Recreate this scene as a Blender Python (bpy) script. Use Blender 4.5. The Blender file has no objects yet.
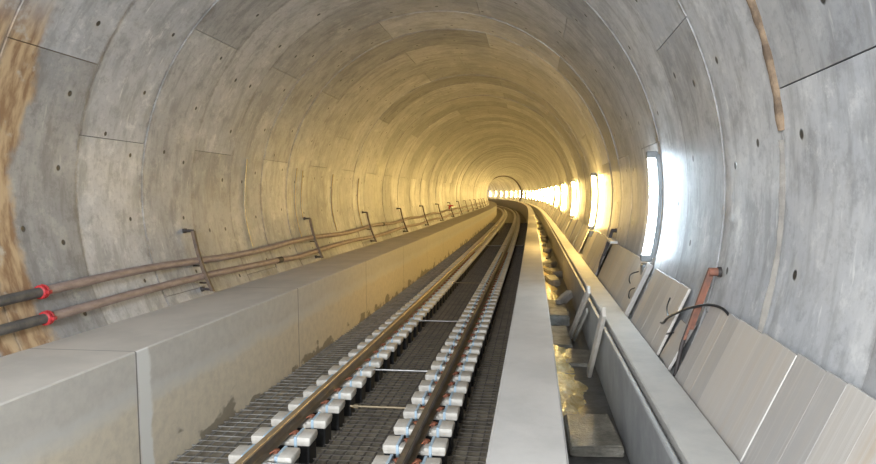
import bpy, math, random
import numpy as np
from mathutils import Vector, Matrix
random.seed(7)
C = bpy.context.scene.collection
PI = math.pi
sin, cos = math.sin, math.cos

# ------------------------------------------------------------------ tunnel alignment (metres, s = distance along the track)
Z0 = 3.2                                   # height of the viewpoint above the world origin
S0, RW = 4.859, 1.4566                     # first ring joint, ring width
CX, CZ, RT = -1.931, -0.004, 3.566         # ring centre beside / below the viewpoint, inner radius
SMIN, SMAX = -12.0, 236.0
_ds = 0.05
_S = np.arange(0, SMAX + 20, _ds)
_K = 1.6e-4 - 2.17e-6 * _S + 2.376e-7 * _S ** 2 / 2
_K = np.where(_S > 150, 1.6e-4 - 2.17e-6 * 150 + 2.376e-7 * 150 ** 2 / 2, _K)
_TH = np.cumsum(_K) * _ds
_G = -0.0298 + 2.93e-4 * _S - 6.374e-6 * _S ** 2 / 2
_G = np.where(_S > 95, -0.022, _G)
_X = -np.cumsum(np.sin(_TH)) * _ds
_Y = np.cumsum(np.cos(_TH)) * _ds
_Z = np.cumsum(_G) * _ds
def cen(s):
    if s < 0: return 0.0, s, -0.0298 * s, 0.0
    return (float(np.interp(s, _S, _X)), float(np.interp(s, _S, _Y)), float(np.interp(s, _S, _Z)), float(np.interp(s, _S, _TH)))
def W(s, a, h):
    x, y, z, t = cen(s)
    return Vector((x + a * cos(t), y + a * sin(t), z + h + Z0))
def arange(a, b, d):
    n = max(1, int(math.ceil((b - a) / d - 1e-6)))
    return [a + (b - a) * i / n for i in range(n + 1)]
def steps(a, b):
    """stations along the track, finer where it bends"""
    return arange(a, b, 1.0)

# ------------------------------------------------------------------ object helpers
class MB:
    def __init__(self): self.v, self.f, self.uv, self.m = [], [], [], []
    def face(self, pts, uv=None):
        i = len(self.v); self.v += [Vector(p) for p in pts]; self.f.append(tuple(range(i, i + len(pts))))
        self.uv.append(uv or [(0, 0)] * len(pts))
    def grid(self, rows, uvs):
        """rows: lists of points; shared vertices so that it can be smooth"""
        i = len(self.v); n = len(rows[0])
        for r in rows: self.v += [Vector(p) for p in r]
        for a in range(len(rows) - 1):
            for b in range(n - 1):
                q = [(a, b), (a, b + 1), (a + 1, b + 1), (a + 1, b)]
                self.f.append(tuple(i + x * n + y for x, y in q)); self.uv.append([uvs[x][y] for x, y in q])
    def box(self, x0, x1, y0, y1, z0, z1, M=None, bev=0.0):
        b = min(bev, (x1 - x0) * .45, (y1 - y0) * .45, (z1 - z0) * .45)
        T = (lambda p: M @ Vector(p)) if M is not None else Vector
        if b <= 0:
            P = [(x, y, z) for z in (z0, z1) for y in (y0, y1) for x in (x0, x1)]
            F = [(0, 2, 3, 1), (4, 5, 7, 6), (0, 1, 5, 4), (2, 6, 7, 3), (0, 4, 6, 2), (1, 3, 7, 5)]
            i = len(self.v); self.v += [T(p) for p in P]
            for f in F:
                self.f.append(tuple(i + k for k in f))
                self.uv.append([((P[k][0] + P[k][2]), (P[k][1] + P[k][2])) for k in f])
            return
        bm = bmesh.new(); bmesh.ops.create_cube(bm, size=1.0)
        for v in bm.verts:
            v.co = ((x0 + x1) / 2 + v.co.x * (x1 - x0), (y0 + y1) / 2 + v.co.y * (y1 - y0), (z0 + z1) / 2 + v.co.z * (z1 - z0))
        bmesh.ops.bevel(bm, geom=list(bm.edges), offset=b, segments=2, affect='EDGES', profile=.5)
        i = len(self.v); bm.verts.index_update()
        co = [v.co.copy() for v in bm.verts]; self.v += [T(c) for c in co]
        for f in bm.faces:
            ks = [v.index for v in f.verts]
            self.f.append(tuple(i + k for k in ks)); self.uv.append([(co[k].x + co[k].z, co[k].y + co[k].z) for k in ks])
        bm.free()
    def tube(self, pts, r, n=8, caps=True):
        pts = [Vector(p) for p in pts]; rows = []; up = None; L = 0; us = []
        for k, p in enumerate(pts):
            t = (pts[min(k + 1, len(pts) - 1)] - pts[max(k - 1, 0)]).normalized()
            if up is None:
                up = Vector((0, 0, 1)) if abs(t.z) < .9 else Vector((0, 1, 0))
            x = t.cross(up).normalized(); u2 = x.cross(t).normalized(); up = u2
            rr = r(k / (len(pts) - 1)) if callable(r) else r
            rows.append([p + x * rr * cos(2 * PI * j / n) + u2 * rr * sin(2 * PI * j / n) for j in range(n + 1)])
            if k: L += (p - pts[k - 1]).length
            us.append([(L, j / n) for j in range(n + 1)])
        self.grid(rows, us)
        if caps:
            self.face(rows[0][:n][::-1]); self.face(rows[-1][:n])
    def sweep(self, prof, ss, closed=True, caps=True, jit=None):
        """profile (a,h) list carried along the track; v of the UV = length round the profile"""
        pr = list(prof) + ([prof[0]] if closed else [])
        acc = [0.0]
        for k in range(1, len(pr)): acc.append(acc[-1] + math.hypot(pr[k][0] - pr[k - 1][0], pr[k][1] - pr[k - 1][1]))
        for k in range(1, len(pr)):              # one strip per side keeps edges sharp
            rows = [[W(s, *pr[k - 1]), W(s, *pr[k])] for s in ss]
            self.grid(rows, [[(s, acc[k - 1]), (s, acc[k])] for s in ss])
        if caps:
            for s, rev in ((ss[0], False), (ss[-1], True)):
                P = [W(s, a, h) for a, h in prof]
                uv = [(s + a, acc[i]) for i, (a, h) in enumerate(prof)]
                self.face(P[::-1] if rev else P, uv[::-1] if rev else uv)
    def build(self, name, mat, parent=None, smooth=None, weld=True, origin=None, merge=1e-4):
        me = bpy.data.meshes.new(name)
        if origin is None and parent is None and self.v:
            xs = [v.x for v in self.v]; ys = [v.y for v in self.v]; zs = [v.z for v in self.v]
            origin = Vector(((min(xs) + max(xs)) / 2, (min(ys) + max(ys)) / 2, min(zs)))
        o0 = Vector(origin) if origin is not None else Vector((0, 0, 0))
        me.from_pydata([tuple(v - o0) for v in self.v], [], self.f)
        uvl = me.uv_layers.new(name='UVMap')
        flat = [c for f in self.uv for q in f for c in q]
        uvl.data.foreach_set('uv', flat)
        if weld:
            bm = bmesh.new(); bm.from_mesh(me); bmesh.ops.remove_doubles(bm, verts=bm.verts, dist=merge)
            bmesh.ops.recalc_face_normals(bm, faces=bm.faces); bm.to_mesh(me); bm.free()
        if smooth is not None:
            me.polygons.foreach_set('use_smooth', [True] * len(me.polygons)); me.set_sharp_from_angle(angle=math.radians(smooth))
        me.materials.append(mat)
        o = bpy.data.objects.new(name, me); C.objects.link(o)
        if parent is not None: o.parent = parent
        else: o.location = o0
        return o
import bmesh
def tag(o, label=None, cat=None, group=None, kind=None):
    if label: o['label'] = label
    if cat: o['category'] = cat
    if group: o['group'] = group
    if kind: o['kind'] = kind
    return o
def empty(name, loc=(0, 0, 0), rz=0):
    o = bpy.data.objects.new(name, None); C.objects.link(o); o.location = loc; o.rotation_euler = (0, 0, rz); o.empty_display_size = .1
    return o
def kids(o): return [c for c in bpy.data.objects if c.parent == o]
class Proto:
    """a thing with its parts, copied as often as wanted; the first placement is the thing itself"""
    def __init__(self, root):
        self.root = root; self.tree = [(c, kids(c)) for c in kids(root)]; self.used = False
    def place(self, loc, rz, label, group=None, skip=()):
        if not self.used and not skip:
            self.used = True; r = self.root
        else:
            r = self.root.copy(); C.objects.link(r)
            for c, gs in self.tree:
                if c.name.split('.')[0] in skip: continue
                d = c.copy(); C.objects.link(d); d.parent = r
                for g in gs:
                    e = g.copy(); C.objects.link(e); e.parent = d
        r.location = loc; r.rotation_euler = (0, 0, rz); r['label'] = label
        if group: r['group'] = group
        elif 'group' in r: del r['group']
        return r
def frame(s, a, h): return W(s, a, h), cen(s)[3]

# ------------------------------------------------------------------ materials
def newmat(name):
    m = bpy.data.materials.new(name); m.use_nodes = True
    nt = m.node_tree; b = nt.nodes['Principled BSDF']; return m, nt, b
class N:
    def __init__(self, nt): self.nt = nt
    def n(self, t, **k):
        x = self.nt.nodes.new(t)
        for a, v in k.items(): setattr(x, a, v)
        return x
    def l(self, a, b): self.nt.links.new(a, b)
    def val(self, sock, v):
        if hasattr(v, 'is_output') or hasattr(v, 'links'): self.l(v, sock)
        else: sock.default_value = v
    def math(self, op, a, b=0.0, c=None, clamp=False):
        x = self.n('ShaderNodeMath', operation=op); x.use_clamp = clamp
        self.val(x.inputs[0], a); self.val(x.inputs[1], b)
        if c is not None: self.val(x.inputs[2], c)
        return x.outputs[0]
    def mix(self, f, a, b, mode='MIX'):
        x = self.n('ShaderNodeMix', data_type='RGBA', blend_type=mode)
        self.val(x.inputs[0], f)
        for s, v in ((x.inputs[6], a), (x.inputs[7], b)):
            if isinstance(v, tuple): s.default_value = (*v, 1) if len(v) == 3 else v
            else: self.l(v, s)
        return x.outputs[2]
    def coord(self, kind='UV', scale=(1, 1, 1)):
        t = self.n('ShaderNodeTexCoord'); m = self.n('ShaderNodeMapping')
        m.inputs['Scale'].default_value = scale; self.l(t.outputs[kind], m.inputs['Vector']); return m.outputs[0]
    def noise(self, vec, scale, detail=4, rough=.6):
        x = self.n('ShaderNodeTexNoise'); x.inputs['Scale'].default_value = scale
        x.inputs['Detail'].default_value = detail; x.inputs['Roughness'].default_value = rough
        self.l(vec, x.inputs['Vector']); return x.outputs['Fac']
    def ramp(self, f, lo, hi, smooth=True):
        x = self.n('ShaderNodeMapRange', interpolation_type='SMOOTHSTEP' if smooth else 'LINEAR')
        self.val(x.inputs[0], f); self.val(x.inputs[1], lo); self.val(x.inputs[2], hi); return x.outputs[0]
    def band(self, x, c, w, soft):
        """1 within w of c, fading over soft"""
        d = self.math('ABSOLUTE', self.math('SUBTRACT', x, c))
        return self.math('SUBTRACT', 1.0, self.ramp(d, w, w + soft))
    def bump(self, h, strength, dist, b):
        x = self.n('ShaderNodeBump'); x.inputs['Strength'].default_value = strength; x.inputs['Distance'].default_value = dist
        self.l(h, x.inputs['Height']); self.l(x.outputs[0], b.inputs['Normal'])
def simple(name, col, rough=.6, metal=0., var=.25, scale=6., col2=None, bump=.2, kind='Object', spec=.5, stretch=(1, 1, 1), rnd=0.):
    m, nt, b = newmat(name); k = N(nt)
    v = k.coord(kind, stretch); f = k.noise(v, scale, 5, .65)
    c2 = col2 or tuple(c * (1 - var) for c in col)
    c = k.mix(k.ramp(f, .35, .68), col, c2)
    if rnd:
        oi = k.n('ShaderNodeObjectInfo'); g = k.math('ADD', 1 - rnd, k.math('MULTIPLY', oi.outputs['Random'], 2 * rnd))
        cc = k.n('ShaderNodeCombineColor'); 
        for i in range(3): k.l(g, cc.inputs[i])
        c = k.mix(1.0, c, cc.outputs[0], 'MULTIPLY')
    k.l(c, b.inputs['Base Color']); b.inputs['Roughness'].default_value = rough; b.inputs['Metallic'].default_value = metal
    b.inputs['Specular IOR Level'].default_value = spec
    if bump: k.bump(k.noise(v, scale * 6, 4), bump, .01, b)
    return m

def lining_mat():
    m, nt, b = newmat('segment_concrete'); k = N(nt)
    tc = k.n('ShaderNodeTexCoord'); sp = k.n('ShaderNodeSeparateXYZ'); k.l(tc.outputs['UV'], sp.inputs[0])
    u, v = sp.outputs[0], sp.outputs[1]                 # u ring number, v angle in degrees
    met = k.n('ShaderNodeCombineXYZ'); k.l(k.math('MULTIPLY', u, RW), met.inputs[0]); k.l(k.math('MULTIPLY', v, RT * PI / 180), met.inputs[1])
    P = met.outputs[0]
    at = k.n('ShaderNodeAttribute', attribute_name='tone'); tone = at.outputs['Fac']
    big = k.noise(P, .45, 4, .6); fine = k.noise(P, 5, 6, .7)
    st = k.n('ShaderNodeMapping'); st.inputs['Scale'].default_value = (3.0, .8, 1); k.l(P, st.inputs[0])
    streak = k.noise(st.outputs[0], 1.6, 5, .65)         # streaks round the ring
    c = k.mix(k.ramp(big, .35, .65), (.415, .41, .41), (.325, .33, .345))
    c = k.mix(k.math('MULTIPLY', k.ramp(streak, .48, .66), .62), c, (.20, .198, .197))
    c = k.mix(k.math('MULTIPLY', k.ramp(streak, .46, .28), .35), c, (.52, .51, .49))
    c = k.mix(k.math('MULTIPLY', k.ramp(fine, .5, .7), .5), c, (.25, .245, .24))
    f2 = k.noise(P, 13, 5, .7); mid = k.noise(P, 2.3, 7, .75)
    c = k.mix(k.math('MULTIPLY', k.ramp(f2, .5, .66), .45), c, (.24, .24, .245))
    c = k.mix(k.math('MULTIPLY', k.ramp(mid, .52, .64), .62), c, (.20, .20, .207))
    c = k.mix(k.math('MULTIPLY', k.ramp(mid, .47, .34), .45), c, (.58, .57, .55))
    # pale lime patches
    c = k.mix(k.math('MULTIPLY', k.ramp(k.noise(P, 1.4, 9, .8), .56, .66), .6), c, (.58, .57, .55))
    sm = k.n('ShaderNodeMapping'); sm.inputs['Scale'].default_value = (2.2, .7, 1); sm.inputs['Location'].default_value = (3.1, 7.7, 0); k.l(P, sm.inputs[0])
    c = k.mix(k.math('MULTIPLY', k.ramp(k.noise(sm.outputs[0], 1.0, 7, .7), .54, .64), .55), c, (.19, .19, .19))
    wh = k.n('ShaderNodeMapping'); wh.inputs['Scale'].default_value = (9, 1.5, 1); k.l(P, wh.inputs[0])
    c = k.mix(k.math('MULTIPLY', k.ramp(k.noise(wh.outputs[0], 1.2, 4, .6), .64, .72), .5), c, (.64, .63, .60))
    g = k.math('ADD', .76, k.math('MULTIPLY', tone, .56)); cc = k.n('ShaderNodeCombineColor')
    for i in range(3): k.l(g, cc.inputs[i])
    c = k.mix(1.0, c, cc.outputs[0], 'MULTIPLY')
    # rust run at the first left joint
    wob = k.math('MULTIPLY', k.math('SUBTRACT', k.noise(P, 1.3, 5), .5), .5)
    ru = k.band(k.math('ADD', u, wob), 1.06, .22, .10)
    rv = k.math('MULTIPLY', k.ramp(v, 142., 154.), k.ramp(v, 230., 215.))
    st2 = k.n('ShaderNodeMapping'); st2.inputs['Scale'].default_value = (5, 1.4, 1); k.l(P, st2.inputs[0])
    rc = k.mix(k.ramp(k.noise(st2.outputs[0], 1.5, 5), .38, .62), (.50, .36, .22), (.25, .145, .08))
    rc = k.mix(k.ramp(k.noise(P, 3, 4), .56, .68), rc, (.47, .42, .36))
    c = k.mix(k.math('MULTIPLY', ru, rv), c, rc)
    # grouted bolt pockets: a smear of grout with a dark hole
    off = k.math('MULTIPLY', k.n('ShaderNodeTexWhiteNoise', noise_dimensions='1D').outputs[0], 0.0)
    wn = k.n('ShaderNodeTexWhiteNoise', noise_dimensions='1D'); k.l(k.math('FLOOR', u), wn.inputs['W'])
    fu = k.math('MULTIPLY', k.math('SUBTRACT', k.math('FRACT', u), .78), RW)
    vv = k.math('DIVIDE', k.math('ADD', v, k.math('MULTIPLY', wn.outputs[0], 5.0)), 14.0)
    fv = k.math('MULTIPLY', k.math('SUBTRACT', k.math('FRACT', vv), .5), 14 * RT * PI / 180)
    d = k.math('SQRT', k.math('ADD', k.math('MULTIPLY', fu, fu), k.math('MULTIPLY', fv, fv)))
    dn = k.math('ADD', d, k.math('MULTIPLY', k.math('SUBTRACT', k.noise(P, 14, 3), .5), .09))
    c = k.mix(k.math('MULTIPLY', k.ramp(dn, .12, .05), .4), c, (.47, .46, .44))
    fu2 = k.math('MULTIPLY', k.math('SUBTRACT', k.math('FRACT', u), .36), RW)
    fv2 = k.math('MULTIPLY', k.math('SUBTRACT', k.math('FRACT', k.math('ADD', k.math('DIVIDE', v, 42.0), k.math('MULTIPLY', wn.outputs[0], .6))), .5), 42 * RT * PI / 180)
    d2 = k.math('SQRT', k.math('ADD', k.math('MULTIPLY', fu2, fu2), k.math('MULTIPLY', fv2, fv2)))
    d = k.math('MINIMUM', d, d2)
    hole = k.ramp(k.math('ADD', d, k.math('MULTIPLY', wn.outputs[0], .006)), .042, .026)
    c = k.mix(hole, c, (.035, .033, .03))
    # thin edge dirt next to the joints
    e = k.math('ABSOLUTE', k.math('SUBTRACT', k.math('FRACT', u), .5))
    c = k.mix(k.math('MULTIPLY', k.ramp(k.math('ADD', e, k.math('MULTIPLY', k.math('SUBTRACT', mid, .5), .22)), .455, .515), .6), c, (.18, .165, .15))
    k.l(c, b.inputs['Base Color'])
    k.l(k.math('ADD', .30, k.math('MULTIPLY', big, .36)), b.inputs['Roughness']); b.inputs['Specular IOR Level'].default_value = .5
    hgt = k.math('ADD', k.math('MULTIPLY', fine, .4), k.math('ADD', k.math('MULTIPLY', streak, .7), k.math('MULTIPLY', hole, -2.0)))
    k.bump(hgt, .35, .012, b)
    return m
def bench_mat():
    m, nt, b = newmat('bench_concrete'); k = N(nt)
    tc = k.n('ShaderNodeTexCoord'); sp = k.n('ShaderNodeSeparateXYZ'); k.l(tc.outputs['UV'], sp.inputs[0]); P = tc.outputs['UV']
    u, v = sp.outputs[0], sp.outputs[1]
    n1 = k.noise(P, 1.2, 5); n2 = k.noise(P, 7, 6, .7)
    vw = k.math('ADD', v, k.math('MULTIPLY', k.math('SUBTRACT', n1, .5), .35))
    low = k.mix(k.ramp(n2, .35, .7), (.64, .57, .45), (.54, .48, .39))
    upp = k.mix(k.ramp(n2, .35, .7), (.54, .51, .46), (.48, .45, .41))
    c = k.mix(k.ramp(vw, .88, 1.02), low, upp)
    c = k.mix(k.math('MULTIPLY', k.band(vw, .95, .05, .10), .5), c, (.60, .59, .56))
    # lime run at the casting joint
    d = k.math('ADD', u, k.math('MULTIPLY', k.math('SUBTRACT', k.noise(P, 3, 4), .5), .22))
    wid = k.math('MULTIPLY', k.band(v, .8, .72, .1), .055)
    c = k.mix(k.math('MULTIPLY', k.math('SUBTRACT', 1.0, k.ramp(k.math('ABSOLUTE', k.math('SUBTRACT', d, 6.55)), .09, .15)), k.ramp(v, 1.47, 1.44)), c, (.72, .71, .68))
    # tide marks of grout and dirt along the foot
    st = k.n('ShaderNodeMapping'); st.inputs['Scale'].default_value = (.6, 1.2, 1); k.l(P, st.inputs[0])
    dn = k.noise(st.outputs[0], 2.4, 3, .5)
    foot = k.math('MULTIPLY', k.ramp(k.math('SUBTRACT', k.math('MULTIPLY', k.math('SUBTRACT', dn, .47), 1.5), v), -.12, -.04), k.ramp(v, .5, .35))
    c = k.mix(k.math('MULTIPLY', foot, .7), c, (.13, .11, .08))
    # joints between pours
    ju = k.math('ABSOLUTE', k.math('SUBTRACT', k.math('FRACT', k.math('DIVIDE', k.math('SUBTRACT', u, 6.42 - 2.45), 4.9)), .5))
    c = k.mix(k.math('MULTIPLY', k.ramp(ju, .0035, .001), .7), c, (.12, .11, .10))
    # top face
    top = k.mix(k.ramp(n1, .35, .65), (.60, .55, .49), (.52, .48, .43))
    c = k.mix(k.ramp(v, 1.435, 1.445), c, top)
    c = k.mix(k.math('MULTIPLY', k.ramp(ju, .0035, .001), .6), c, (.13, .12, .11))
    k.l(c, b.inputs['Base Color']); b.inputs['Roughness'].default_value = .75
    k.bump(n2, .3, .01, b); return m
def wood_mat():
    m, nt, b = newmat('pale_board'); k = N(nt)
    oi = k.n('ShaderNodeObjectInfo'); r = oi.outputs['Random']
    tc = k.n('ShaderNodeTexCoord'); ad = k.n('ShaderNodeVectorMath', operation='ADD'); cx = k.n('ShaderNodeCombineXYZ')
    k.l(k.math('MULTIPLY', r, 37.0), cx.inputs[0]); k.l(tc.outputs['Object'], ad.inputs[0]); k.l(cx.outputs[0], ad.inputs[1])
    mp = k.n('ShaderNodeMapping'); mp.inputs['Scale'].default_value = (.6, 9, .6); k.l(ad.outputs[0], mp.inputs[0])
    g = k.noise(mp.outputs[0], 1.0, 4, .6); mp2 = k.n('ShaderNodeMapping'); mp2.inputs['Scale'].default_value = (1.2, 45, 1.2); k.l(ad.outputs[0], mp2.inputs[0])
    g2 = k.noise(mp2.outputs[0], 1.0, 4)
    a = k.mix(r, (.31, .295, .285), (.46, .42, .38))
    c = k.mix(k.math('MULTIPLY', k.ramp(g, .42, .62), k.math('FRACT', k.math('MULTIPLY', r, 7.3))), a, (.42, .35, .28)); c = k.mix(k.math('MULTIPLY', k.ramp(g2, .5, .7), .35), c, (.54, .52, .49))
    k.l(c, b.inputs['Base Color']); b.inputs['Roughness'].default_value = .36
    k.bump(g2, .3, .004, b); return m

M = {
 'lining': lining_mat(), 'bench': bench_mat(), 'board': wood_mat(),
 'rock': simple('joint_shadow', (.05, .047, .043), .95),
 'ballast': simple('track_bed', (.30, .26, .20), .8, col2=(.17, .15, .12), kind='UV', scale=2.2, bump=.5),
 'kerb': simple('kerb_concrete', (.47, .445, .42), .7, col2=(.40, .38, .36), kind='UV', scale=1.6, bump=.25),
 'ledge': simple('ledge_concrete', (.33, .33, .325), .6, col2=(.24, .24, .24), kind='UV', scale=2.0, bump=.3),
 'slab': simple('cover_concrete', (.42, .40, .37), .7, col2=(.36, .345, .325), kind='UV', scale=2.5, bump=.3),
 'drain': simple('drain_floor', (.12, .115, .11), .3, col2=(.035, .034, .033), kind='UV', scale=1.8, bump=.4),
 'glint': simple('painted_glint', (.95, .80, .45), .18, col2=(.66, .47, .19), scale=9, bump=1.0, spec=.8),  # base colour carries the yellow of lamps mirrored in drain water
 'steel': simple('rail_steel', (.16, .125, .09), .45, metal=.35, col2=(.10, .08, .06), kind='UV', scale=3),
 'head2': simple('rail_head_dark', (.20, .17, .14), .42, metal=.4, col2=(.13, .11, .09), kind='UV', scale=2),
 'head': simple('rail_head_rust', (.40, .29, .17), .42, metal=.3, col2=(.28, .20, .12), kind='UV', scale=2),
 'wrap': simple('block_wrap', (.66, .62, .56), .5, col2=(.52, .48, .43), scale=7, bump=.5, rnd=.08),
 'boot': simple('black_rubber', (.012, .012, .013), .6),
 'rust': simple('rusty_clip', (.30, .10, .05), .7, col2=(.14, .06, .035), scale=20),
 'tape': simple('blue_tape', (.46, .60, .72), .4, var=.1),
 'rebar': simple('rebar', (.065, .055, .05), .6, metal=.2, col2=(.11, .095, .075)),
 'lightrebar': simple('mortar_rebar', (.27, .26, .245), .6, metal=.1, col2=(.12, .11, .10)),
 'rod': simple('galvanised_rod', (.36, .35, .34), .4, metal=.5),
 'tanrod': simple('tan_rod', (.27, .21, .13), .5, metal=.3),
 'pipe': simple('primed_pipe', (.36, .27, .235), .5, col2=(.24, .175, .15), kind='UV', scale=4, stretch=(1, 1, 1)),
 'blackpipe': simple('dark_pipe', (.06, .06, .06), .5, col2=(.12, .11, .10), scale=5),
 'red': simple('red_coupling', (.50, .03, .035), .4, var=.4),
 'bracket': simple('dark_bracket', (.10, .075, .06), .6, metal=.2, col2=(.16, .11, .075), scale=8),
 'orange': simple('orange_rust', (.22, .085, .05), .7, col2=(.11, .055, .04), scale=7),
 'dark': simple('dark_iron', (.05, .042, .04), .6, metal=.3),
 'cable': simple('black_cable', (.015, .015, .017), .45),
 'housing': simple('grey_housing', (.16, .17, .175), .5),
 'conduit': simple('tan_conduit', (.52, .40, .20), .25, col2=(.34, .24, .11), scale=5),
 'seal': simple('joint_mortar', (.26, .18, .115), .85, col2=(.11, .075, .05), scale=7, bump=.8),
 'seal2': simple('pale_mortar', (.21, .19, .165), .85, col2=(.15, .135, .12), scale=7, bump=.6),
 'plank': simple('plank_wood', (.50, .46, .41), .6, col2=(.40, .37, .33), scale=5),
 'lump': simple('old_concrete', (.34, .33, .30), .7, col2=(.20, .19, .17), scale=5, bump=.6),
 'wetlump': simple('wet_concrete', (.27, .245, .20), .35, col2=(.12, .11, .09), scale=6, bump=.6),
}
def emis(name, col, st):
    m, nt, b = newmat(name); b.inputs['Base Color'].default_value = (.8, .8, .8, 1)
    b.inputs['Emission Color'].default_value = (*col, 1); b.inputs['Emission Strength'].default_value = st; return m
COOL, WARM = (.70, .87, 1.0), (1.0, .67, .21)
M['lamp_cool'] = emis('cool_tube', COOL, 28.0)
M['lamp_warm'] = emis('warm_tube', WARM, 125.0)

# ------------------------------------------------------------------ the lining: rings of concrete segments
def ring_segments(n):
    if n % 2 == 0: base = 167.7; cuts = [base - 365 + 365, base - 60, base - 120, base - 184, base + 62, base + 124]
    else:
        sh = 14.3 if n in (1, 9, 17, 5) and n != 5 else 0.0
        base = 11.3 + sh; cuts = [base, base + 64, base + 128, base + 192, base - 64, base - 84]
    return sorted(c % 360 for c in cuts)
walls = {'wall_left': [], 'wall_right': [], 'ceiling': []}
rg = random.Random(3)
n0, n1 = int((SMIN - S0) // RW), int((SMAX - S0) // RW)
for n in range(n0, n1):
    sa, sb = S0 + n * RW, S0 + (n + 1) * RW
    dr = rg.uniform(-.009, .009); cuts = ring_segments(n); far = sa > 70
    fr = [(cen(s), s) for s in (sa, sb)]
    for i, c0 in enumerate(cuts):
        c1 = cuts[(i + 1) % len(cuts)] + (360 if i == len(cuts) - 1 else 0)
        tone = rg.random(); d2 = dr + rg.uniform(-.003, .003)
        # keep only what lies above the benches (-30..215 degrees)
        for lo, hi in ((c0, c1), (c0 - 360, c1 - 360)):
            lo2, hi2 = max(lo, -34.0), min(hi, 216.0)
            if hi2 - lo2 < 1: continue
            midw = (lo2 + hi2) / 2
            key = 'wall_right' if midw < 52 else ('wall_left' if midw > 128 else 'ceiling')
            g = .35 * .012 / RT * 57.3; lo3, hi3 = lo2 + .07, hi2 - .07
            k = max(2, int((hi3 - lo3) / (6 if far else 3)))
            walls[key].append((sa + .006, sb - .006, lo3, hi3, k, RT + d2, tone, n))
for key, segs in walls.items():
    V, F, UV, T = [], [], [], []
    for sa, sb, lo, hi, k, r, tone, n in segs:
        def P(s, ang, rr):
            t = math.radians(ang); return W(s, CX + rr * cos(t), CZ + rr * sin(t))
        i = len(V); m = k + 1
        for s, rr in ((sa, r + .05), (sa, r), (sb, r), (sb, r + .05)):
            for j in range(m): V.append(P(s, lo + (hi - lo) * j / k, rr))
        for row in range(3):
            for j in range(k):
                F.append((i + row * m + j, i + row * m + j + 1, i + (row + 1) * m + j + 1, i + (row + 1) * m + j))
                us = {0: (.004, .004), 1: (.004, .996), 2: (.996, .996)}[row]
                a0, a1 = lo + (hi - lo) * j / k, lo + (hi - lo) * (j + 1) / k
                UV.append([(n + us[0], a0), (n + us[0], a1), (n + us[1], a1), (n + us[1], a0)]); T.append(tone)
        for ang, j in ((lo, 0), (hi, k)):          # end faces at the cross joints
            q = len(V)
            V += [P(sa, ang, r), P(sb, ang, r), P(sb, ang, r + .05), P(sa, ang, r + .05)]
            F.append((q, q + 1, q + 2, q + 3)); UV.append([(n + .1, ang)] * 4); T.append(tone)
    me = bpy.data.meshes.new(key); me.from_pydata([tuple(v) for v in V], [], F)
    uvl = me.uv_layers.new(name='UVMap'); uvl.data.foreach_set('uv', [c for f in UV for q in f for c in q])
    at = me.attributes.new('tone', 'FLOAT', 'FACE'); at.data.foreach_set('value', T)
    me.polygons.foreach_set('use_smooth', [True] * len(me.polygons)); me.set_sharp_from_angle(angle=math.radians(35))
    me.materials.append(M['lining'])
    o = bpy.data.objects.new(key, me); C.objects.link(o); tag(o, kind='structure')
# ground behind the rings, seen in the joints only
mb = MB(); ss = arange(SMIN, SMAX - 1, 2.0)
rows = [[W(s, CX + (RT + .05) * cos(math.radians(a)), CZ + (RT + .05) * sin(math.radians(a))) for a in range(0, 361, 8)] for s in ss]
mb.grid(rows, [[(s, a / 20) for a in range(0, 361, 8)] for s in ss])
tag(mb.build('wall_outer', M['rock'], smooth=60), kind='structure')

# mortar-filled joint on the right wall, bare rusty mortar above, pale below
def joint_strip(name, mat, n, a0, a1, w0, w1, seed, mbx=None):
    rr = random.Random(seed); mb = MB(); rows, uvs = [], []
    for ang in arange(a0, a1, 1.2):
        t = math.radians(ang); s = S0 + n * RW
        k = rr.uniform(.8, 1.2); hs = [(-w0 * k, .0), (-w0 * .6, -.022 * k), (0, -.034 * k), (w1 * .6, -.022), (w1 * k, .0)]
        rows.append([W(s + d, CX + (RT + .004 + e) * cos(t), CZ + (RT + .004 + e) * sin(t)) for d, e in hs])
        uvs.append([(ang * .06, d) for d, e in hs])
    mb.grid(rows, uvs); return tag(mb.build(name, mat, smooth=60), kind='structure')
mb = MB(); sR = 139.0; rows = []
for d, e in ((-.5, 0), (-.5, .17), (.5, .17), (.5, 0)):
    rows.append([W(sR + d, CX + (RT - e) * cos(math.radians(a)), CZ + (RT - e) * sin(math.radians(a))) for a in range(-30, 213, 4)])
mb.grid(rows, [[(0, 0)] * len(rows[0])] * 4); tag(mb.build('trim_3', M['bracket'], smooth=30), kind='structure')
joint_strip('trim_1', M['seal'], 0, 7, 62, .05, .03, 1)
joint_strip('trim_2', M['seal2'], 0, -30, 6, .012, .03, 2)

# ------------------------------------------------------------------ floor, bench, kerb wall, drain, ledge
ALL = steps(SMIN, SMAX - 2)
mb = MB(); mb.sweep([(-4.2, -2.95), (.0, -2.95), (.0, -3.25), (-4.2, -3.25)], ALL); tag(mb.build('floor', M['ballast']), kind='structure')
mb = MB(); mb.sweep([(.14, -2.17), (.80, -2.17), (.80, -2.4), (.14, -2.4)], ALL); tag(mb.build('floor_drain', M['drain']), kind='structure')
mb = MB(); mb.sweep([(-3.97, -2.98), (-3.97, -1.555), (-3.985, -1.543), (-5.145, -1.543), (-4.55, -2.4), (-4.3, -2.99)], ALL)
tag(mb.build('concrete_bench', M['bench'], merge=1e-5), 'long high concrete bench with flat top running along the left wall under the pipes', 'concrete bench')
mb = MB(); mb.sweep([(-.24, -2.98), (-.24, -1.342), (-.228, -1.33), (.164, -1.33), (.176, -1.342), (.176, -2.35), (.0, -2.98)], ALL)
tag(mb.build('kerb_wall', M['kerb'], merge=1e-5), 'low concrete wall with smooth pale top between the track and the drain channel', 'low wall')
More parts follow.
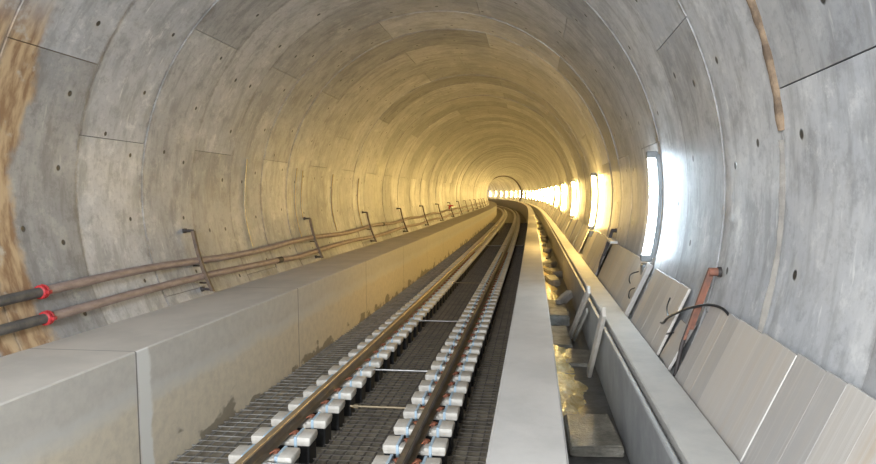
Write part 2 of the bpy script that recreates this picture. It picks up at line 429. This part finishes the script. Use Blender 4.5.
mb = MB(); mb.sweep([(.778, -2.35), (.778, -1.503), (.785, -1.495), (.812, -1.495), (.818, -1.505), (.818, -1.56), (1.29, -1.56), (1.2, -1.7), (.95, -2.2)], ALL)
tag(mb.build('ledge_wall', M['ledge'], merge=1e-5), 'grey channel wall with a thin raised lip, right of the drain', 'low wall')
mb = MB(); mb.sweep([(.858, -1.555), (.858, -1.49), (.868, -1.48), (1.135, -1.48), (1.145, -1.49), (1.145, -1.555)], ALL)
tag(mb.build('ledge_cover', M['slab'], merge=1e-5), 'pale flat concrete cover strip on top of the grey channel wall, boards stand behind it', 'concrete cover')

# ------------------------------------------------------------------ rails
def rail(name, a, label, head, base=-2.655):
    H = [(-.070, 0), (-.070, .011), (-.018, .026), (-.009, .045), (-.009, .112), (-.034, .126), (-.036, .150), (-.030, .158),
         (.030, .158), (.036, .150), (.034, .126), (.009, .112), (.009, .045), (.018, .026), (.070, .011), (.070, 0)]
    root = empty(name, W(8, a, base)); ss = steps(-2, 200)
    def part(nm, pr, mat):
        mb = MB(); mb.sweep([(a + x, base + z) for x, z in pr], ss); o = mb.build(nm, mat, root, smooth=30, origin=root.location); return o
    part('rail_web', H[:6] + [(-.034, .127), (.034, .127)] + H[10:], M['steel'])
    part('rail_head', [(-.034, .127), (-.036, .150), (-.030, .158), (.030, .158), (.036, .150), (.034, .127)], head)
    return tag(root, label, 'rail', 'rails of the single track')
rail('track_rail', -2.76, 'left steel rail with rust-brown head, nearest the concrete bench', M['head'])
rail('track_rail', -1.252, 'right steel rail with dark flank, nearest the low concrete wall', M['head2'])

# ------------------------------------------------------------------ wrapped sleeper blocks
def make_block():
    root = empty('sleeper_block'); tag(root, 'x', 'sleeper block')
    b = MB(); b.box(-.325, .325, -.125, .125, .02, .29, bev=.012); b.build('rubber_boot', M['boot'], root)
    b = MB(); b.box(-.335, .335, -.14, .14, .275, .325, bev=.02)
    b.build('block_body', M['wrap'], root, smooth=40)
    for sd in (-1, 1):
        b = MB(); x = sorted((sd * .165, sd * .34)); b.box(x[0], x[1], -.145, .15, .30, .378, bev=.022)
        x = sorted((sd * .10, sd * .18)); b.box(x[0], x[1], -.145, .01, .30, .358, bev=.016)
        b.build('wrapped_pad', M['wrap'], root, smooth=40, weld=False)
        b = MB(); x = sorted((sd * .160, sd * .192)); b.box(x[0], x[1], -.152, .156, .22, .385, bev=.006)
        b.build('blue_strap', M['tape'], root)
        b = MB(); x = sorted((sd * .075, sd * .125)); b.box(x[0], x[1], .03, .10, .32, .375, bev=.008)
        b.tube([(sd * .06, -.02, .36), (sd * .11, .01, .385), (sd * .14, .05, .37), (sd * .12, .10, .36), (sd * .065, .09, .355)], .009, 6)
        b.build('rail_clip', M['rust'], root, weld=False)
    return Proto(root)
blk = make_block()
ORD = ['', 'first', 'second', 'third', 'fourth', 'fifth', 'sixth', 'seventh', 'eighth', 'ninth', 'tenth', 'eleventh', 'twelfth', 'thirteenth', 'fourteenth',
       'fifteenth', 'sixteenth', 'seventeenth', 'eighteenth', 'nineteenth', 'twentieth']
def blocks(a, s_start, side):
    sp = .588; near = 0; n = 0
    s = s_start
    out = []
    while len(out) < 149: out.append(s); s += sp
    for i, s in enumerate(out):
        loc, th = frame(s, a, -3.0)
        if i < 20: lab, grp = f'white wrapped block under the {side} rail, {ORD[i + 1]} from the bottom edge', f'wrapped blocks under the {side} rail'
        elif i < 70: lab, grp = f'small white block in the middle stretch under the {side} rail', f'middle blocks under the {side} rail'
        else: lab, grp = f'tiny far block under the {side} rail where the track bends away', f'far blocks under the {side} rail'
        skip = () if i < 45 else (('blue_strap', 'rail_clip') if i < 80 else ('blue_strap', 'rail_clip', 'rubber_boot'))
        blk.place(loc, th, lab, grp, skip)
    return s
eL = blocks(-2.76, 6.12, 'left'); eR = blocks(-1.252, 6.02, 'right')
mb = MB()
for a, s in ((-2.76, eL), (-1.252, eR)):
    while s < 170:
        loc, th = frame(s, a, -3.0); mb.box(-.33, .33, -.13, .13, .02, .34, Matrix.Translation(loc) @ Matrix.Rotation(th, 4, 'Z')); s += .588
tag(mb.build('distant_blocks', M['wrap']), 'pale rows of countless blocks under the rails at the far bend', 'sleeper blocks', kind='stuff')

# ------------------------------------------------------------------ reinforcement mats and cross bars
def mat_strip(a0, a1, label, mat, spl, spt, s0=5.4, s1=70, r=.0055):
    root = empty('rebar_mat', W(s0, (a0 + a1) / 2, -3.0))
    n = int(round((a1 - a0) / spl)); mb = MB()
    for i in range(n + 1):
        a = a0 + (a1 - a0) * i / n
        mb.sweep([(a - 1.5 * r, -2.897), (a - 1.5 * r, -2.880), (a + 1.5 * r, -2.880), (a + 1.5 * r, -2.897)], steps(s0, s1), caps=False)
    o = mb.build('lengthwise_bars', mat, root, origin=root.location, weld=False); tag(o, kind='stuff')
    mb = MB(); s = s0; rr = random.Random(int(a0 * 10))
    while s < s1:
        p, q = W(s, a0 - .04, -2.877), W(s + rr.uniform(-.01, .01), a1 + .04, -2.877); d = Vector((0, r, 0)); u = Vector((0, 0, r))
        mb.face([p - d - u, p - d + u, q - d + u, q - d - u]); mb.face([p - d + u, p + d + u, q + d + u, q - d + u]); mb.face([p + d - u, p + d + u, q + d + u, q + d - u])
        s += spt * (1 if s < 40 else 2)
    o = mb.build('crosswise_bars', mat, root, origin=root.location, weld=False); tag(o, kind='stuff')
    return tag(root, label, 'steel mesh')
mat_strip(-2.36, -1.64, 'dark steel reinforcement mesh on the track bed between the two rails', M['rebar'], .12, .15)
mat_strip(-.88, -.30, 'dark steel mesh on the bed between right rail and low wall', M['rebar'], .145, .15)
mat_strip(-3.90, -3.16, 'pale dusty steel mesh on the bed beside the concrete bench', M['lightrebar'], .15, .17)
def bar(s, a0, a1, mat, label, r=.014, ds=0):
    mb = MB(); p, q = W(s, a0, -2.64), W(s + ds, a1, -2.64); mb.tube([p, q], r, 8)
    for t in (.08, .92):
        c = p.lerp(q, t); mb.box(c.x - .03, c.x + .03, c.y - .022, c.y + .022, c.z - .022, c.z + .022, bev=.006)
    return tag(mb.build('gauge_bar', mat, smooth=40, weld=False), label, 'bar', 'cross bars between the rails')
bar(10.26, -2.66, -1.33, M['rod'], 'pale gauge bar across the track, second from the bottom edge')
bar(14.5, -2.66, -1.33, M['rod'], 'pale gauge bar across the track, third from the bottom edge')
bar(6.42, -2.66, -1.9, M['rod'], 'pale short rod beside the left rail at the bottom edge')
bar(8.4, -2.3, -1.35, M['tanrod'], 'tan rod lying between the rails, just nearer than the pale gauge bar')
bar(21.0, -2.66, -1.33, M['tanrod'], 'brown gauge bar in the middle distance between the rails', r=.012)
bar(36.4, -2.66, -1.33, M['rod'], 'far pale gauge bar between the rails just before the bend')
bar(36.6, -1.1, -.5, M['rod'], 'far pale rod between the right rail and the low wall')

# ------------------------------------------------------------------ pipes along the left wall
def wallpt(s, h, off, side=-1):
    return W(s, CX + side * math.sqrt((RT - off) ** 2 - (h - CZ) ** 2), h)
def hu(s): return -1.0 + .03 * sin(s * .9)
def hl(s): return -1.262 + .025 * sin(s * .7 + 1) - (.03 if s > 14 else 0)
def pipe(name, hf, label):
    root = empty(name, wallpt(6.8, hf(6.8), .1))
    def t(nm, s0, s1, r, mat, st=.7, n=12):
        mb = MB(); mb.tube([wallpt(s, hf(s), .10) for s in arange(s0, s1, st)], r, n)
        o = mb.build(nm, mat, root, smooth=40, origin=root.location); return o
    t('pipe_run', 6.76, 110, .055, M['pipe'])
    tag(t('hose_end', -4, 6.75, .056, M['blackpipe']), 'dark pipe piece left of the red coupling')
    return root, t
p1, t1 = pipe('steel_pipe', hu, ''); tag(p1, 'upper of two long brown steel pipes fixed along the left wall', 'pipe', 'pipes on the left wall')
p2, t2 = pipe('steel_pipe', hl, ''); tag(p2, 'lower of two long brown steel pipes along the left wall, just above the bench', 'pipe', 'pipes on the left wall')
for root, hf, t, ss in ((p1, hu, t1, (6.78,)), (p2, hl, t2, (6.71,))):
    for s in ss:
        mb = MB(); c = wallpt(s, hf(s), .10); pr = [(-.045, .055), (-.04, .074), (-.018, .080), (-.015, .068), (.015, .068), (.018, .080), (.04, .074), (.045, .055)]
        rows = [[c + Vector((r * cos(2 * PI * j / 16), y, r * sin(2 * PI * j / 16))) for j in range(17)] for y, r in pr]
        mb.grid(rows, [[(0, 0)] * 17] * len(pr))
        for sg in (1, -1): mb.box(c.x + sg * .088 - .02, c.x + sg * .088 + .02, c.y - .03, c.y + .03, c.z - .02, c.z + .02, bev=.006)
        o = mb.build('red_coupling', M['red'], root, smooth=40, origin=root.location, weld=False)
t2('pipe_joint', 13.5, 13.75, .062, M['dark'], .1); t1('pipe_joint', 24.0, 24.25, .060, M['dark'], .1)
# red hydrant valve on the upper pipe far along
mb = MB(); s = 44.5; c = wallpt(s, hu(s) + .06, .13); mb.tube([c, c + Vector((0, 0, .16))], .05, 10); mb.tube([c + Vector((0, 0, .15)), c + Vector((.14, 0, .22)), c + Vector((.28, 0, .20))], .05, 10)
mb.tube([c + Vector((-.12, 0, .24)), c + Vector((.10, 0, .24))], .03, 8)
tag(mb.build('hydrant_valve', M['red'], smooth=40, weld=False), 'small red valve sitting on the far pipe at the left wall', 'valve')

def make_bracket():
    root = empty('pipe_bracket'); tag(root, 'x', 'bracket')
    def P(h, off, y=0): return Vector((CX - math.sqrt((RT - off) ** 2 - (h - CZ) ** 2) + 5.1, y, h + 1.0))
    mb = MB(); hs = arange(-.50, -1.47, -.1) if False else [-.52 - .095 * i for i in range(11)]
    rows = []; w, t = .028, .02
    for h in hs:
        p = P(h, .185); q = P(h, .135)
        rows.append([p + Vector((0, -w, 0)), p + Vector((0, w, 0)), q + Vector((0, w, 0)), q + Vector((0, -w, 0)), p + Vector((0, -w, 0))])
    mb.grid(rows, [[(0, 0)] * 5] * len(rows)); mb.face(rows[0][:4]); mb.face(rows[-1][:4][::-1]); mb.build('post', M['bracket'], root)
    for h in (-.52, -1.44):
        mb = MB(); mb.tube([P(h, .17), P(h, -.01)], .022, 8); mb.box(P(h, .02).x - .02, P(h, .02).x + .02, -.04, .04, P(h, 0).z - .035, P(h, 0).z + .035, bev=.005)
        mb.build('wall_foot', M['dark'], root, smooth=40, weld=False)
    for h in (-1.07, -1.34):
        mb = MB(); mb.tube([P(h, .17), P(h, .02)], .014, 6); mb.build('pipe_rest', M['dark'], root)
    return Proto(root)
br = make_bracket()
names = ['nearest dark pipe bracket on left wall, right of the rust stain', 'second dark pipe bracket on left wall, beyond the tan wall strips', 'third dark pipe bracket along the left wall', 'fourth dark pipe bracket along the left wall',
         'fifth dark pipe bracket along the left wall', 'sixth dark pipe bracket, just before the red valve']
for i in range(14):
    s = 10.3 + 5.826 * i; x, y, z, th = cen(s)
    lab = names[i] if i < 6 else 'tiny far pipe bracket on left wall beyond the red valve'
    br.place(W(s, -5.1, -1.0), th, lab, 'pipe brackets on the left wall' if i < 6 else 'far pipe brackets')

# tan vertical strips on the left wall
def strip(s, h0, h1, label, r=.016):
    mb = MB(); pts = [wallpt(s + .02 * sin(h * 5), h, .02) for h in arange(h0, h1, .1)] if h1 > h0 else []
    mb.tube(pts, r, 8); return tag(mb.build('wall_conduit', M['conduit'], smooth=50), label, 'conduit', 'tan strips on the left wall')
strip(12.75, -.95, .72, 'nearest thin tan vertical conduit on the left wall, above the pipes')
strip(15.62, -.95, .66, 'second thin tan vertical conduit, left wall, beyond the nearest one')
strip(16.05, -.5, .62, 'thin tan conduit close beside the second one on the left wall', .016)
strip(18.6, -.95, .6, 'fourth thin tan conduit on the left wall before the second bracket gap')
for s in (21.5,): strip(s, -.95, .55, 'small far tan conduit on the left wall')

# ------------------------------------------------------------------ lamps on the right wall
def make_lamp(mat):
    root = empty('wall_lamp'); tag(root, 'x', 'wall lamp')
    def P(h, off, y=0): return Vector((CX + math.sqrt((RT - off) ** 2 - (h - CZ) ** 2) - 1.5, y, h + .9))
    mb = MB(); mb.tube([P(h, .115) for h in arange(-.76, .50, .1)], .045, 12); mb.build('light_tube', mat, root, smooth=50)
    mb = MB()
    rows = []
    for h in arange(-.80, .54, .1):
        a, b = P(h, .005), P(h, .065); w = .05
        rows.append([a + Vector((0, -w, 0)), b + Vector((0, -w, 0)), b + Vector((0, w, 0)), a + Vector((0, w, 0)), a + Vector((0, -w, 0))])
    mb.grid(rows, [[(0, 0)] * 5] * len(rows)); mb.face(rows[0][:4]); mb.face(rows[-1][:4][::-1]); mb.build('lamp_housing', M['housing'], root)
    for h in (-.80, .53):
        mb = MB(); c = P(h, .10); mb.box(c.x - .07, c.x + .07, -.055, .055, c.z - .045, c.z + .045, bev=.015); mb.build('end_cap', M['housing'], root)
    mb = MB(); c = P(-.95, .06); mb.box(c.x - .06, c.x + .06, -.09, .09, c.z - .09, c.z + .07, bev=.015)
    mb.build('junction_box', M['housing'], root)
    return Proto(root)
lc, lw = make_lamp(M['lamp_cool']), make_lamp(M['lamp_warm'])
LS = [9.3 + 8.74 * k for k in range(-2, 25)]
lamp_lab = {0: 'nearest wall lamp, a bluish-white tube above the leaning boards', 1: 'second wall lamp from the viewer, glowing yellow-white',
            2: 'third wall lamp, yellow-white, between the second and the distant row', 3: 'fourth wall lamp along the right wall'}
for k, s in enumerate(LS):
    k -= 2; loc, th = frame(s, 1.5, -.9)
    if k <= 0: lc.place(loc, th, lamp_lab.get(k, 'white wall lamp behind the viewer on the right wall'), None if k == 0 else 'lamps behind the viewer')
    else: lw.place(loc, th, lamp_lab.get(k, 'small far wall lamp in the bright row at the bend'), None if k < 4 else 'distant wall lamps')

# ------------------------------------------------------------------ boards leaning on the right wall
BL = {}
def board(s0, s1, label, group=None, top=-.885, bot=-1.54, da=0.0, th=.028, name='leaning_board', rot=0.0, mat=None):
    a0 = 1.185 + da; w = s1 - s0
    a1 = CX + math.sqrt((RT - .045) ** 2 - (top - CZ) ** 2) + da * .6
    L = math.hypot(a1 - a0, top - bot); ang = math.atan2(a1 - a0, top - bot)
    key = (round(w, 2), round(L, 2))
    if key not in BL:
        mb = MB(); mb.box(-th / 2, th / 2, -w / 2 + .002, w / 2 - .002, 0, L, bev=.006); o = mb.build(name, mat or M['board'], origin=(0, 0, 0)); BL[key] = o
    else: o = BL[key].copy(); C.objects.link(o)
    sm = (s0 + s1) / 2; loc, t = frame(sm, a0, bot)
    o.location = loc; o.rotation_mode = 'QUATERNION'
    o.rotation_quaternion = (Matrix.Rotation(t, 3, 'Z') @ Matrix.Rotation(ang, 3, 'Y') @ Matrix.Rotation(rot, 3, 'X')).to_quaternion()
    tag(o, label, 'board', group); return o
G1 = 'boards leaning in the nearest stack'
e = [5.93, 5.62, 5.40, 5.13, 4.62, 4.05, 3.66, 3.42, 3.12, 2.7, 2.3]
pos = ['narrow pale board right against the rusty strut, first of the nearest row', 'second board from the rusty strut in the nearest row', 'third board from the rusty strut, in the nearest row', 'fourth board from the rusty strut in the nearest row',
       'fifth board from the rusty strut, ends at a bright edge line', 'sixth board from the rusty strut, just right of the bright edge line', 'seventh board from the rusty strut, warm tan streaked', 'eighth board from the rusty strut, narrow',
       'ninth board from the rusty strut, tan, near the right frame edge', 'last board of nearest row, cut by the right frame edge']
for i in range(10): board(e[i + 1], e[i], pos[i], G1, da=(.0 if i > 4 else -.012), top=-.885)
board(6.28, 6.50, 'short narrow board between the rusty strut and the striped boards', G1, top=-1.12)
board(6.52, 6.80, 'short pale board standing left of the hooked black cable', G1, top=-1.18, da=.02)
G2 = 'striped pale boards between the nearest lamp and rusty strut'
for i, (a, b) in enumerate(((6.86, 7.22), (7.22, 7.56), (7.56, 7.92), (7.92, 8.3), (8.3, 8.68))):
    board(a, b, f'glossy pale board in the stack below the nearest lamp, {ORD[i + 1]} from the black cable', G2, da=-.005 * (i % 2), top=-.88)
board(9.02, 9.16, 'narrow upright tan post directly under the nearest lamp', None, top=-.86, da=-.03, th=.06, name='timber_post')
G3 = 'pale boards just beyond the nearest lamp'
for i in range(8):
    board(9.36 + .48 * i, 9.36 + .48 * (i + 1), f'pale board beyond the nearest lamp, {ORD[i + 1]} from the lamp post', G3, da=-.005 * (i % 2), top=-.86)
mb = MB(); loc, t = frame(12.9, 1.40, -.835); mb.box(-.07, .07, -.32, .32, 0, .05, Matrix.Translation(loc) @ Matrix.Rotation(t, 4, 'Z'), bev=.01)
tag(mb.build('timber_offcut', M['plank']), 'short pale timber lying on top of the boards at their far end', 'timber')
for k in range(0, 9):
    if k == 0: s, e2 = 13.75, 17.4
    else: s, e2 = LS[k + 2] + .9, LS[k + 2] + 8.2
    n = max(1, round((e2 - s) / .52)); w = (e2 - s) / n
    wd = ['between the nearest and second lamps', 'between the second and third lamps', 'between the third and fourth lamps'] 
    for i in range(n):
        if k and i in (4, 9) : continue
        lab = f'{["yellow-lit", "small yellow-lit", "far"][min(k, 2)]} board leaning on right wall {wd[k]}' if k < 3 else 'tiny far board leaning on the right wall beyond the fourth lamp'
        board(s + w * i, s + w * (i + 1), lab, f'boards {wd[k]}' if k < 3 else 'far boards beyond the fourth lamp', da=-.012 * (i % 2), top=-.86 + .015 * ((i * 7 + k) % 3))

# ------------------------------------------------------------------ struts and the black cable
def strut(s, name, m1, label, h0=-.60, h1=-1.42):
    root = empty(name, W(s, 1.3, -1.5)); ss = []
    mb = MB(); top = W(s, 1.455, h0); bot = W(s + .05, 1.20, h1); w = .021
    ax = (top - bot).normalized(); nx = Vector((1, 0, 0))
    for dx in (0, ):
        rows = [[p + Vector((-.01, -w, 0)), p + Vector((.012, -w, 0)), p + Vector((.012, w, 0)), p + Vector((-.01, w, 0)), p + Vector((-.01, -w, 0))] for p in (bot.lerp(top, .25), top)]
        mb.grid(rows, [[(0, 0)] * 5] * 2); mb.face(rows[0][:4]); mb.face(rows[1][:4])
        rows = [[p + Vector((0, w - .006, 0)), p + Vector((.055, w - .006, 0)), p + Vector((.055, w, 0)), p + Vector((0, w, 0)), p + Vector((0, w - .006, 0))] for p in (bot.lerp(top, .35), top)]
        mb.grid(rows, [[(0, 0)] * 5] * 2)
    mb.build('upright', m1, root, origin=root.location, weld=False)
    mb = MB(); mb.tube([bot + Vector((0, 0, -.12)), bot.lerp(top, .2), bot.lerp(top, .4)], .018, 8); tag(mb.build('lower_rod', M['dark'], root, origin=root.location, smooth=40), 'dark lower end of the strut')
    mb = MB(); mb.tube([top + Vector((-.01, 0, -.03)), top + Vector((.06, 0, -.03))], .036, 10); mb.build('top_arm', m1, root, origin=root.location, smooth=40)
    mb = MB(); mb.tube([top + Vector((.06, 0, -.03)), top + Vector((.09, 0, -.03))], .042, 10); tag(mb.build('wall_socket', M['dark'], root, origin=root.location, smooth=40), 'dark socket at the wall')
    return tag(root, label, 'strut')
strut(6.02, 'steel_strut', M['orange'], 'orange rusty steel strut with arm to the right wall, beside the nearest boards')
strut(13.45, 'steel_strut', M['dark'], 'dark steel strut on the right wall between the nearest and second lamps', h0=-.62)
def catmull(P, n=6):
    P = [Vector(p) for p in P]; Q = [P[0]] + P + [P[-1]]; out = []
    for i in range(1, len(Q) - 2):
        for k in range(n):
            t = k / n; a, b, c, d = Q[i - 1:i + 3]
            out.append(.5 * ((2 * b) + (c - a) * t + (2 * a - 5 * b + 4 * c - d) * t * t + (3 * b - a - 3 * c + d) * t ** 3))
    out.append(P[-1]); return out
mb = MB(); mb.tube(catmull([W(7.9, 1.34, -1.2), W(7.79, 1.33, -1.29), W(7.45, 1.30, -1.31), W(7.05, 1.27, -1.25), W(6.73, 1.25, -1.15), W(6.3, 1.25, -1.03), W(5.98, 1.3, -.93), W(5.72, 1.38, -.865), W(5.5, 1.43, -.86), W(5.4, 1.47, -.92)]), .011, 8)
tag(mb.build('black_cable', M['cable'], smooth=60), 'thick black cable looping over the boards and behind the orange strut', 'cable')
mb = MB(); mb.tube(catmull([W(7.4, 1.33, -1.24), W(7.40, 1.29, -1.36), W(7.18, 1.27, -1.42), W(6.9, 1.27, -1.34), W(6.7, 1.30, -1.28)]), .008, 8)
tag(mb.build('hooked_cable', M['cable'], smooth=60), 'thin black cable hook hanging under the thick cable left of the orange strut', 'cable')
mb = MB(); mb.tube(catmull([W(7.2, 1.36, -1.02), W(7.2, 1.33, -1.12), W(6.95, 1.30, -1.17), W(6.75, 1.29, -1.12)]), .007, 8)
tag(mb.build('hooked_cable', M['cable'], smooth=60), 'thin black cable hook above the thick cable left of the orange strut', 'cable')
for s, h, lab in ((9.25, -1.05, 'small upper black hook sticking from the boards left of the lamp post'), (9.28, -1.26, 'small lower black hook sticking from the boards left of the lamp post')):
    mb = MB(); mb.tube(catmull([W(s + .12, 1.36, h + .06), W(s, 1.25, h + .04), W(s - .06, 1.22, h - .03), W(s, 1.24, h - .08)]), .008, 6); tag(mb.build('iron_hook', M['cable'], smooth=60), lab, 'hook')

# ------------------------------------------------------------------ the drain channel
def plank(p, q, w, t, label, mat):
    p, q = Vector(p), Vector(q); z = (q - p).normalized(); x = z.cross(Vector((1, 0, 0))).normalized(); y = z.cross(x)
    Mx = Matrix.Translation(p) @ Matrix((x, y, z)).transposed().to_4x4(); L = (q - p).length
    mb = MB(); mb.box(-w / 2, w / 2, -t / 2, t / 2, 0, L, Mx, bev=.008); return tag(mb.build('leaning_plank', mat), label, 'plank')
plank(W(8.45, .66, -2.165), W(7.55, .745, -1.235), .13, .045, 'pale plank leaning on the channel wall, the nearer of the two', M['plank'])
plank(W(10.75, .55, -2.165), W(9.5, .735, -1.255), .12, .04, 'pale plank leaning on the channel wall, the farther of the two', M['plank'])
plank(W(10.55, .60, -2.165), W(9.9, .745, -1.60), .08, .03, 'thin dark batten behind the farther leaning plank', M['lump'])
def lump(name, s, a, h, sx, sy, sz, rz, mat, label, cat, seed, tilt=0, group=None, cuts=3, amp=.02):
    rr = random.Random(seed); bm = bmesh.new(); bmesh.ops.create_cube(bm, size=1.0)
    for v in bm.verts: v.co = (v.co.x * sx * rr.uniform(.86, 1.06), v.co.y * sy * rr.uniform(.88, 1.06), (v.co.z + .5) * sz)
    bmesh.ops.bevel(bm, geom=list(bm.edges), offset=min(sx, sy, sz) * .16, segments=2, affect='EDGES')
    bmesh.ops.subdivide_edges(bm, edges=list(bm.edges), cuts=cuts, use_grid_fill=True)
    for v in bm.verts: v.co += Vector((rr.gauss(0, 1), rr.gauss(0, 1), rr.gauss(0, 1))) * amp * min(sx, sy, sz)
    me = bpy.data.meshes.new(name); bm.to_mesh(me); bm.free(); me.materials.append(mat)
    o = bpy.data.objects.new(name, me); C.objects.link(o); loc, t = frame(s, a, h); o.location = loc; o.rotation_euler = (tilt, 0, t + rz)
    return tag(o, label, cat, group)
lump('broken_slab', 6.12, .50, -2.15, .44, .74, .10, .06, M['wetlump'], 'wet brown broken slab lying in the drain at the bottom edge', 'concrete slab', 5, tilt=.05)
lump('concrete_slab', 9.3, .58, -2.17, .34, .8, .05, -.1, M['wetlump'], 'dark flat slab in the drain beside the nearer leaning plank', 'concrete slab', 11)
lump('concrete_slab', 10.6, .38, -2.17, .34, 1.3, .07, .02, M['lump'], 'pale flat slab in the drain before the farther leaning plank', 'concrete slab', 6)
lump('concrete_block', 12.0, .42, -2.17, .40, .8, .20, .0, M['lump'], 'square pale concrete block in the drain beyond the leaning planks', 'concrete block', 7)
lump('concrete_slab', 13.3, .43, -2.17, .42, 1.3, .10, .03, M['lump'], 'flat pale slab in the drain behind the square block', 'concrete slab', 8)
lump('concrete_lump', 13.7, .60, -2.08, .13, .55, .17, -.5, M['plank'], 'rounded pale lump lying askew in the drain against the channel wall', 'concrete lump', 9, tilt=.25)
lump('concrete_lump', 17.2, .45, -2.17, .30, .9, .18, .1, M['lump'], 'concrete lump in the drain beyond the askew rounded one', 'concrete lump', 10)
rr = random.Random(5)
for i in range(14):
    s = 19 + i * 2.6 + rr.uniform(-.5, .5)
    lump('rubble_piece', s, rr.uniform(.38, .56), -2.17, rr.uniform(.15, .34), rr.uniform(.3, .8), rr.uniform(.06, .2), rr.uniform(-.4, .4), M['lump'], 'small far piece of rubble in the drain channel', 'rubble', 20 + i, group='far rubble in the drain')
# rippled drain water, yellow lamp reflection put into its colour
def glint_bed(s0, s1, a0, a1, label, seed):
    rr = random.Random(seed); mb = MB(); rows, uv = [], []; ns = int((s1 - s0) / .05)
    for i in range(ns + 1):
        s = s0 + (s1 - s0) * i / ns; e = min(1, i / 4, (ns - i) / 4); r = []
        w = a1 - a0 + .05 * sin(s * 4.1 + seed) + .035 * sin(s * 9.7)
        for j in range(13):
            q = j / 12; hh = .09 * (sin(PI * (q * .55 + .45)) ** .6) * e if q < 1 else 0
            hh = hh * (1 - q ** 4) + (rr.uniform(-.02, .02) if 0 < j < 12 and 0 < i < ns else 0)
            r.append(W(s, a0 + w * q, -2.172 + max(0, hh)))
        rows.append(r); uv.append([(s, j / 12) for j in range(13)])
    mb.grid(rows, uv); return tag(mb.build('painted_glint', M['glint'], smooth=80), label, 'glint', kind='stuff')
glint_bed(6.48, 8.5, .178, .54, 'painted golden lamp reflection on water along the low wall in the drain', 1)
glint_bed(8.55, 10.0, .178, .50, 'smaller patch of painted golden lamp reflection farther along the drain', 2)
glint_bed(14.2, 60, .178, .50, 'long painted yellowish lamp reflection in the far drain', 3)

# ------------------------------------------------------------------ camera
f, yaw, pitch, roll = 701.57, -0.137306, 0.07829, 0.007116
cy, sy, cp, sp_, cr, sr = cos(yaw), sin(yaw), cos(pitch), sin(pitch), cos(roll), sin(roll)
xr = Vector((cy, -sy, 0)); yr = Vector((sy, cy, 0)); zz = Vector((0, 0, 1))
fw = yr * cp - zz * sp_; zu = yr * sp_ + zz * cp
right = xr * cr - zu * sr; up = xr * sr + zu * cr
cam = bpy.data.cameras.new('camera'); co = bpy.data.objects.new('camera', cam); C.objects.link(co)
cam.sensor_width = 36; cam.lens = f / 876 * 36; cam.clip_start = .05; cam.clip_end = 600
Mc = Matrix((right, up, -fw)).transposed().to_4x4(); Mc.translation = Vector((0, 0, Z0)); co.matrix_world = Mc
bpy.context.scene.camera = co

# ------------------------------------------------------------------ light and view
w = bpy.data.worlds.new('World'); bpy.context.scene.world = w; w.use_nodes = True
bg = w.node_tree.nodes['Background']; bg.inputs[0].default_value = (.97, .97, 1.0, 1); bg.inputs[1].default_value = 2.4
sc = bpy.context.scene
# unseen fill light added behind the viewer to brighten the near stretch
def area(name, loc, size, power, col, rot):
    l = bpy.data.lights.new(name, 'AREA'); l.shape = 'RECTANGLE'; l.size, l.size_y = size; l.energy = power; l.color = col
    o = bpy.data.objects.new(name, l); C.objects.link(o); o.location = loc; o.rotation_euler = rot; return o
area('fill_light', W(-5, CX, 1.5), (2.0, 1.0), 560, (.90, .96, 1.0), (math.radians(70), 0, 0))
sc.view_settings.view_transform = 'Standard'; sc.view_settings.look = 'None'; sc.view_settings.gamma = 1; sc.view_settings.use_curve_mapping = False
sc.view_settings.exposure = 1.60
sc.cycles.use_denoising = True; sc.cycles.max_bounces = 8; sc.cycles.diffuse_bounces = 6; sc.cycles.sample_clamp_indirect = 6
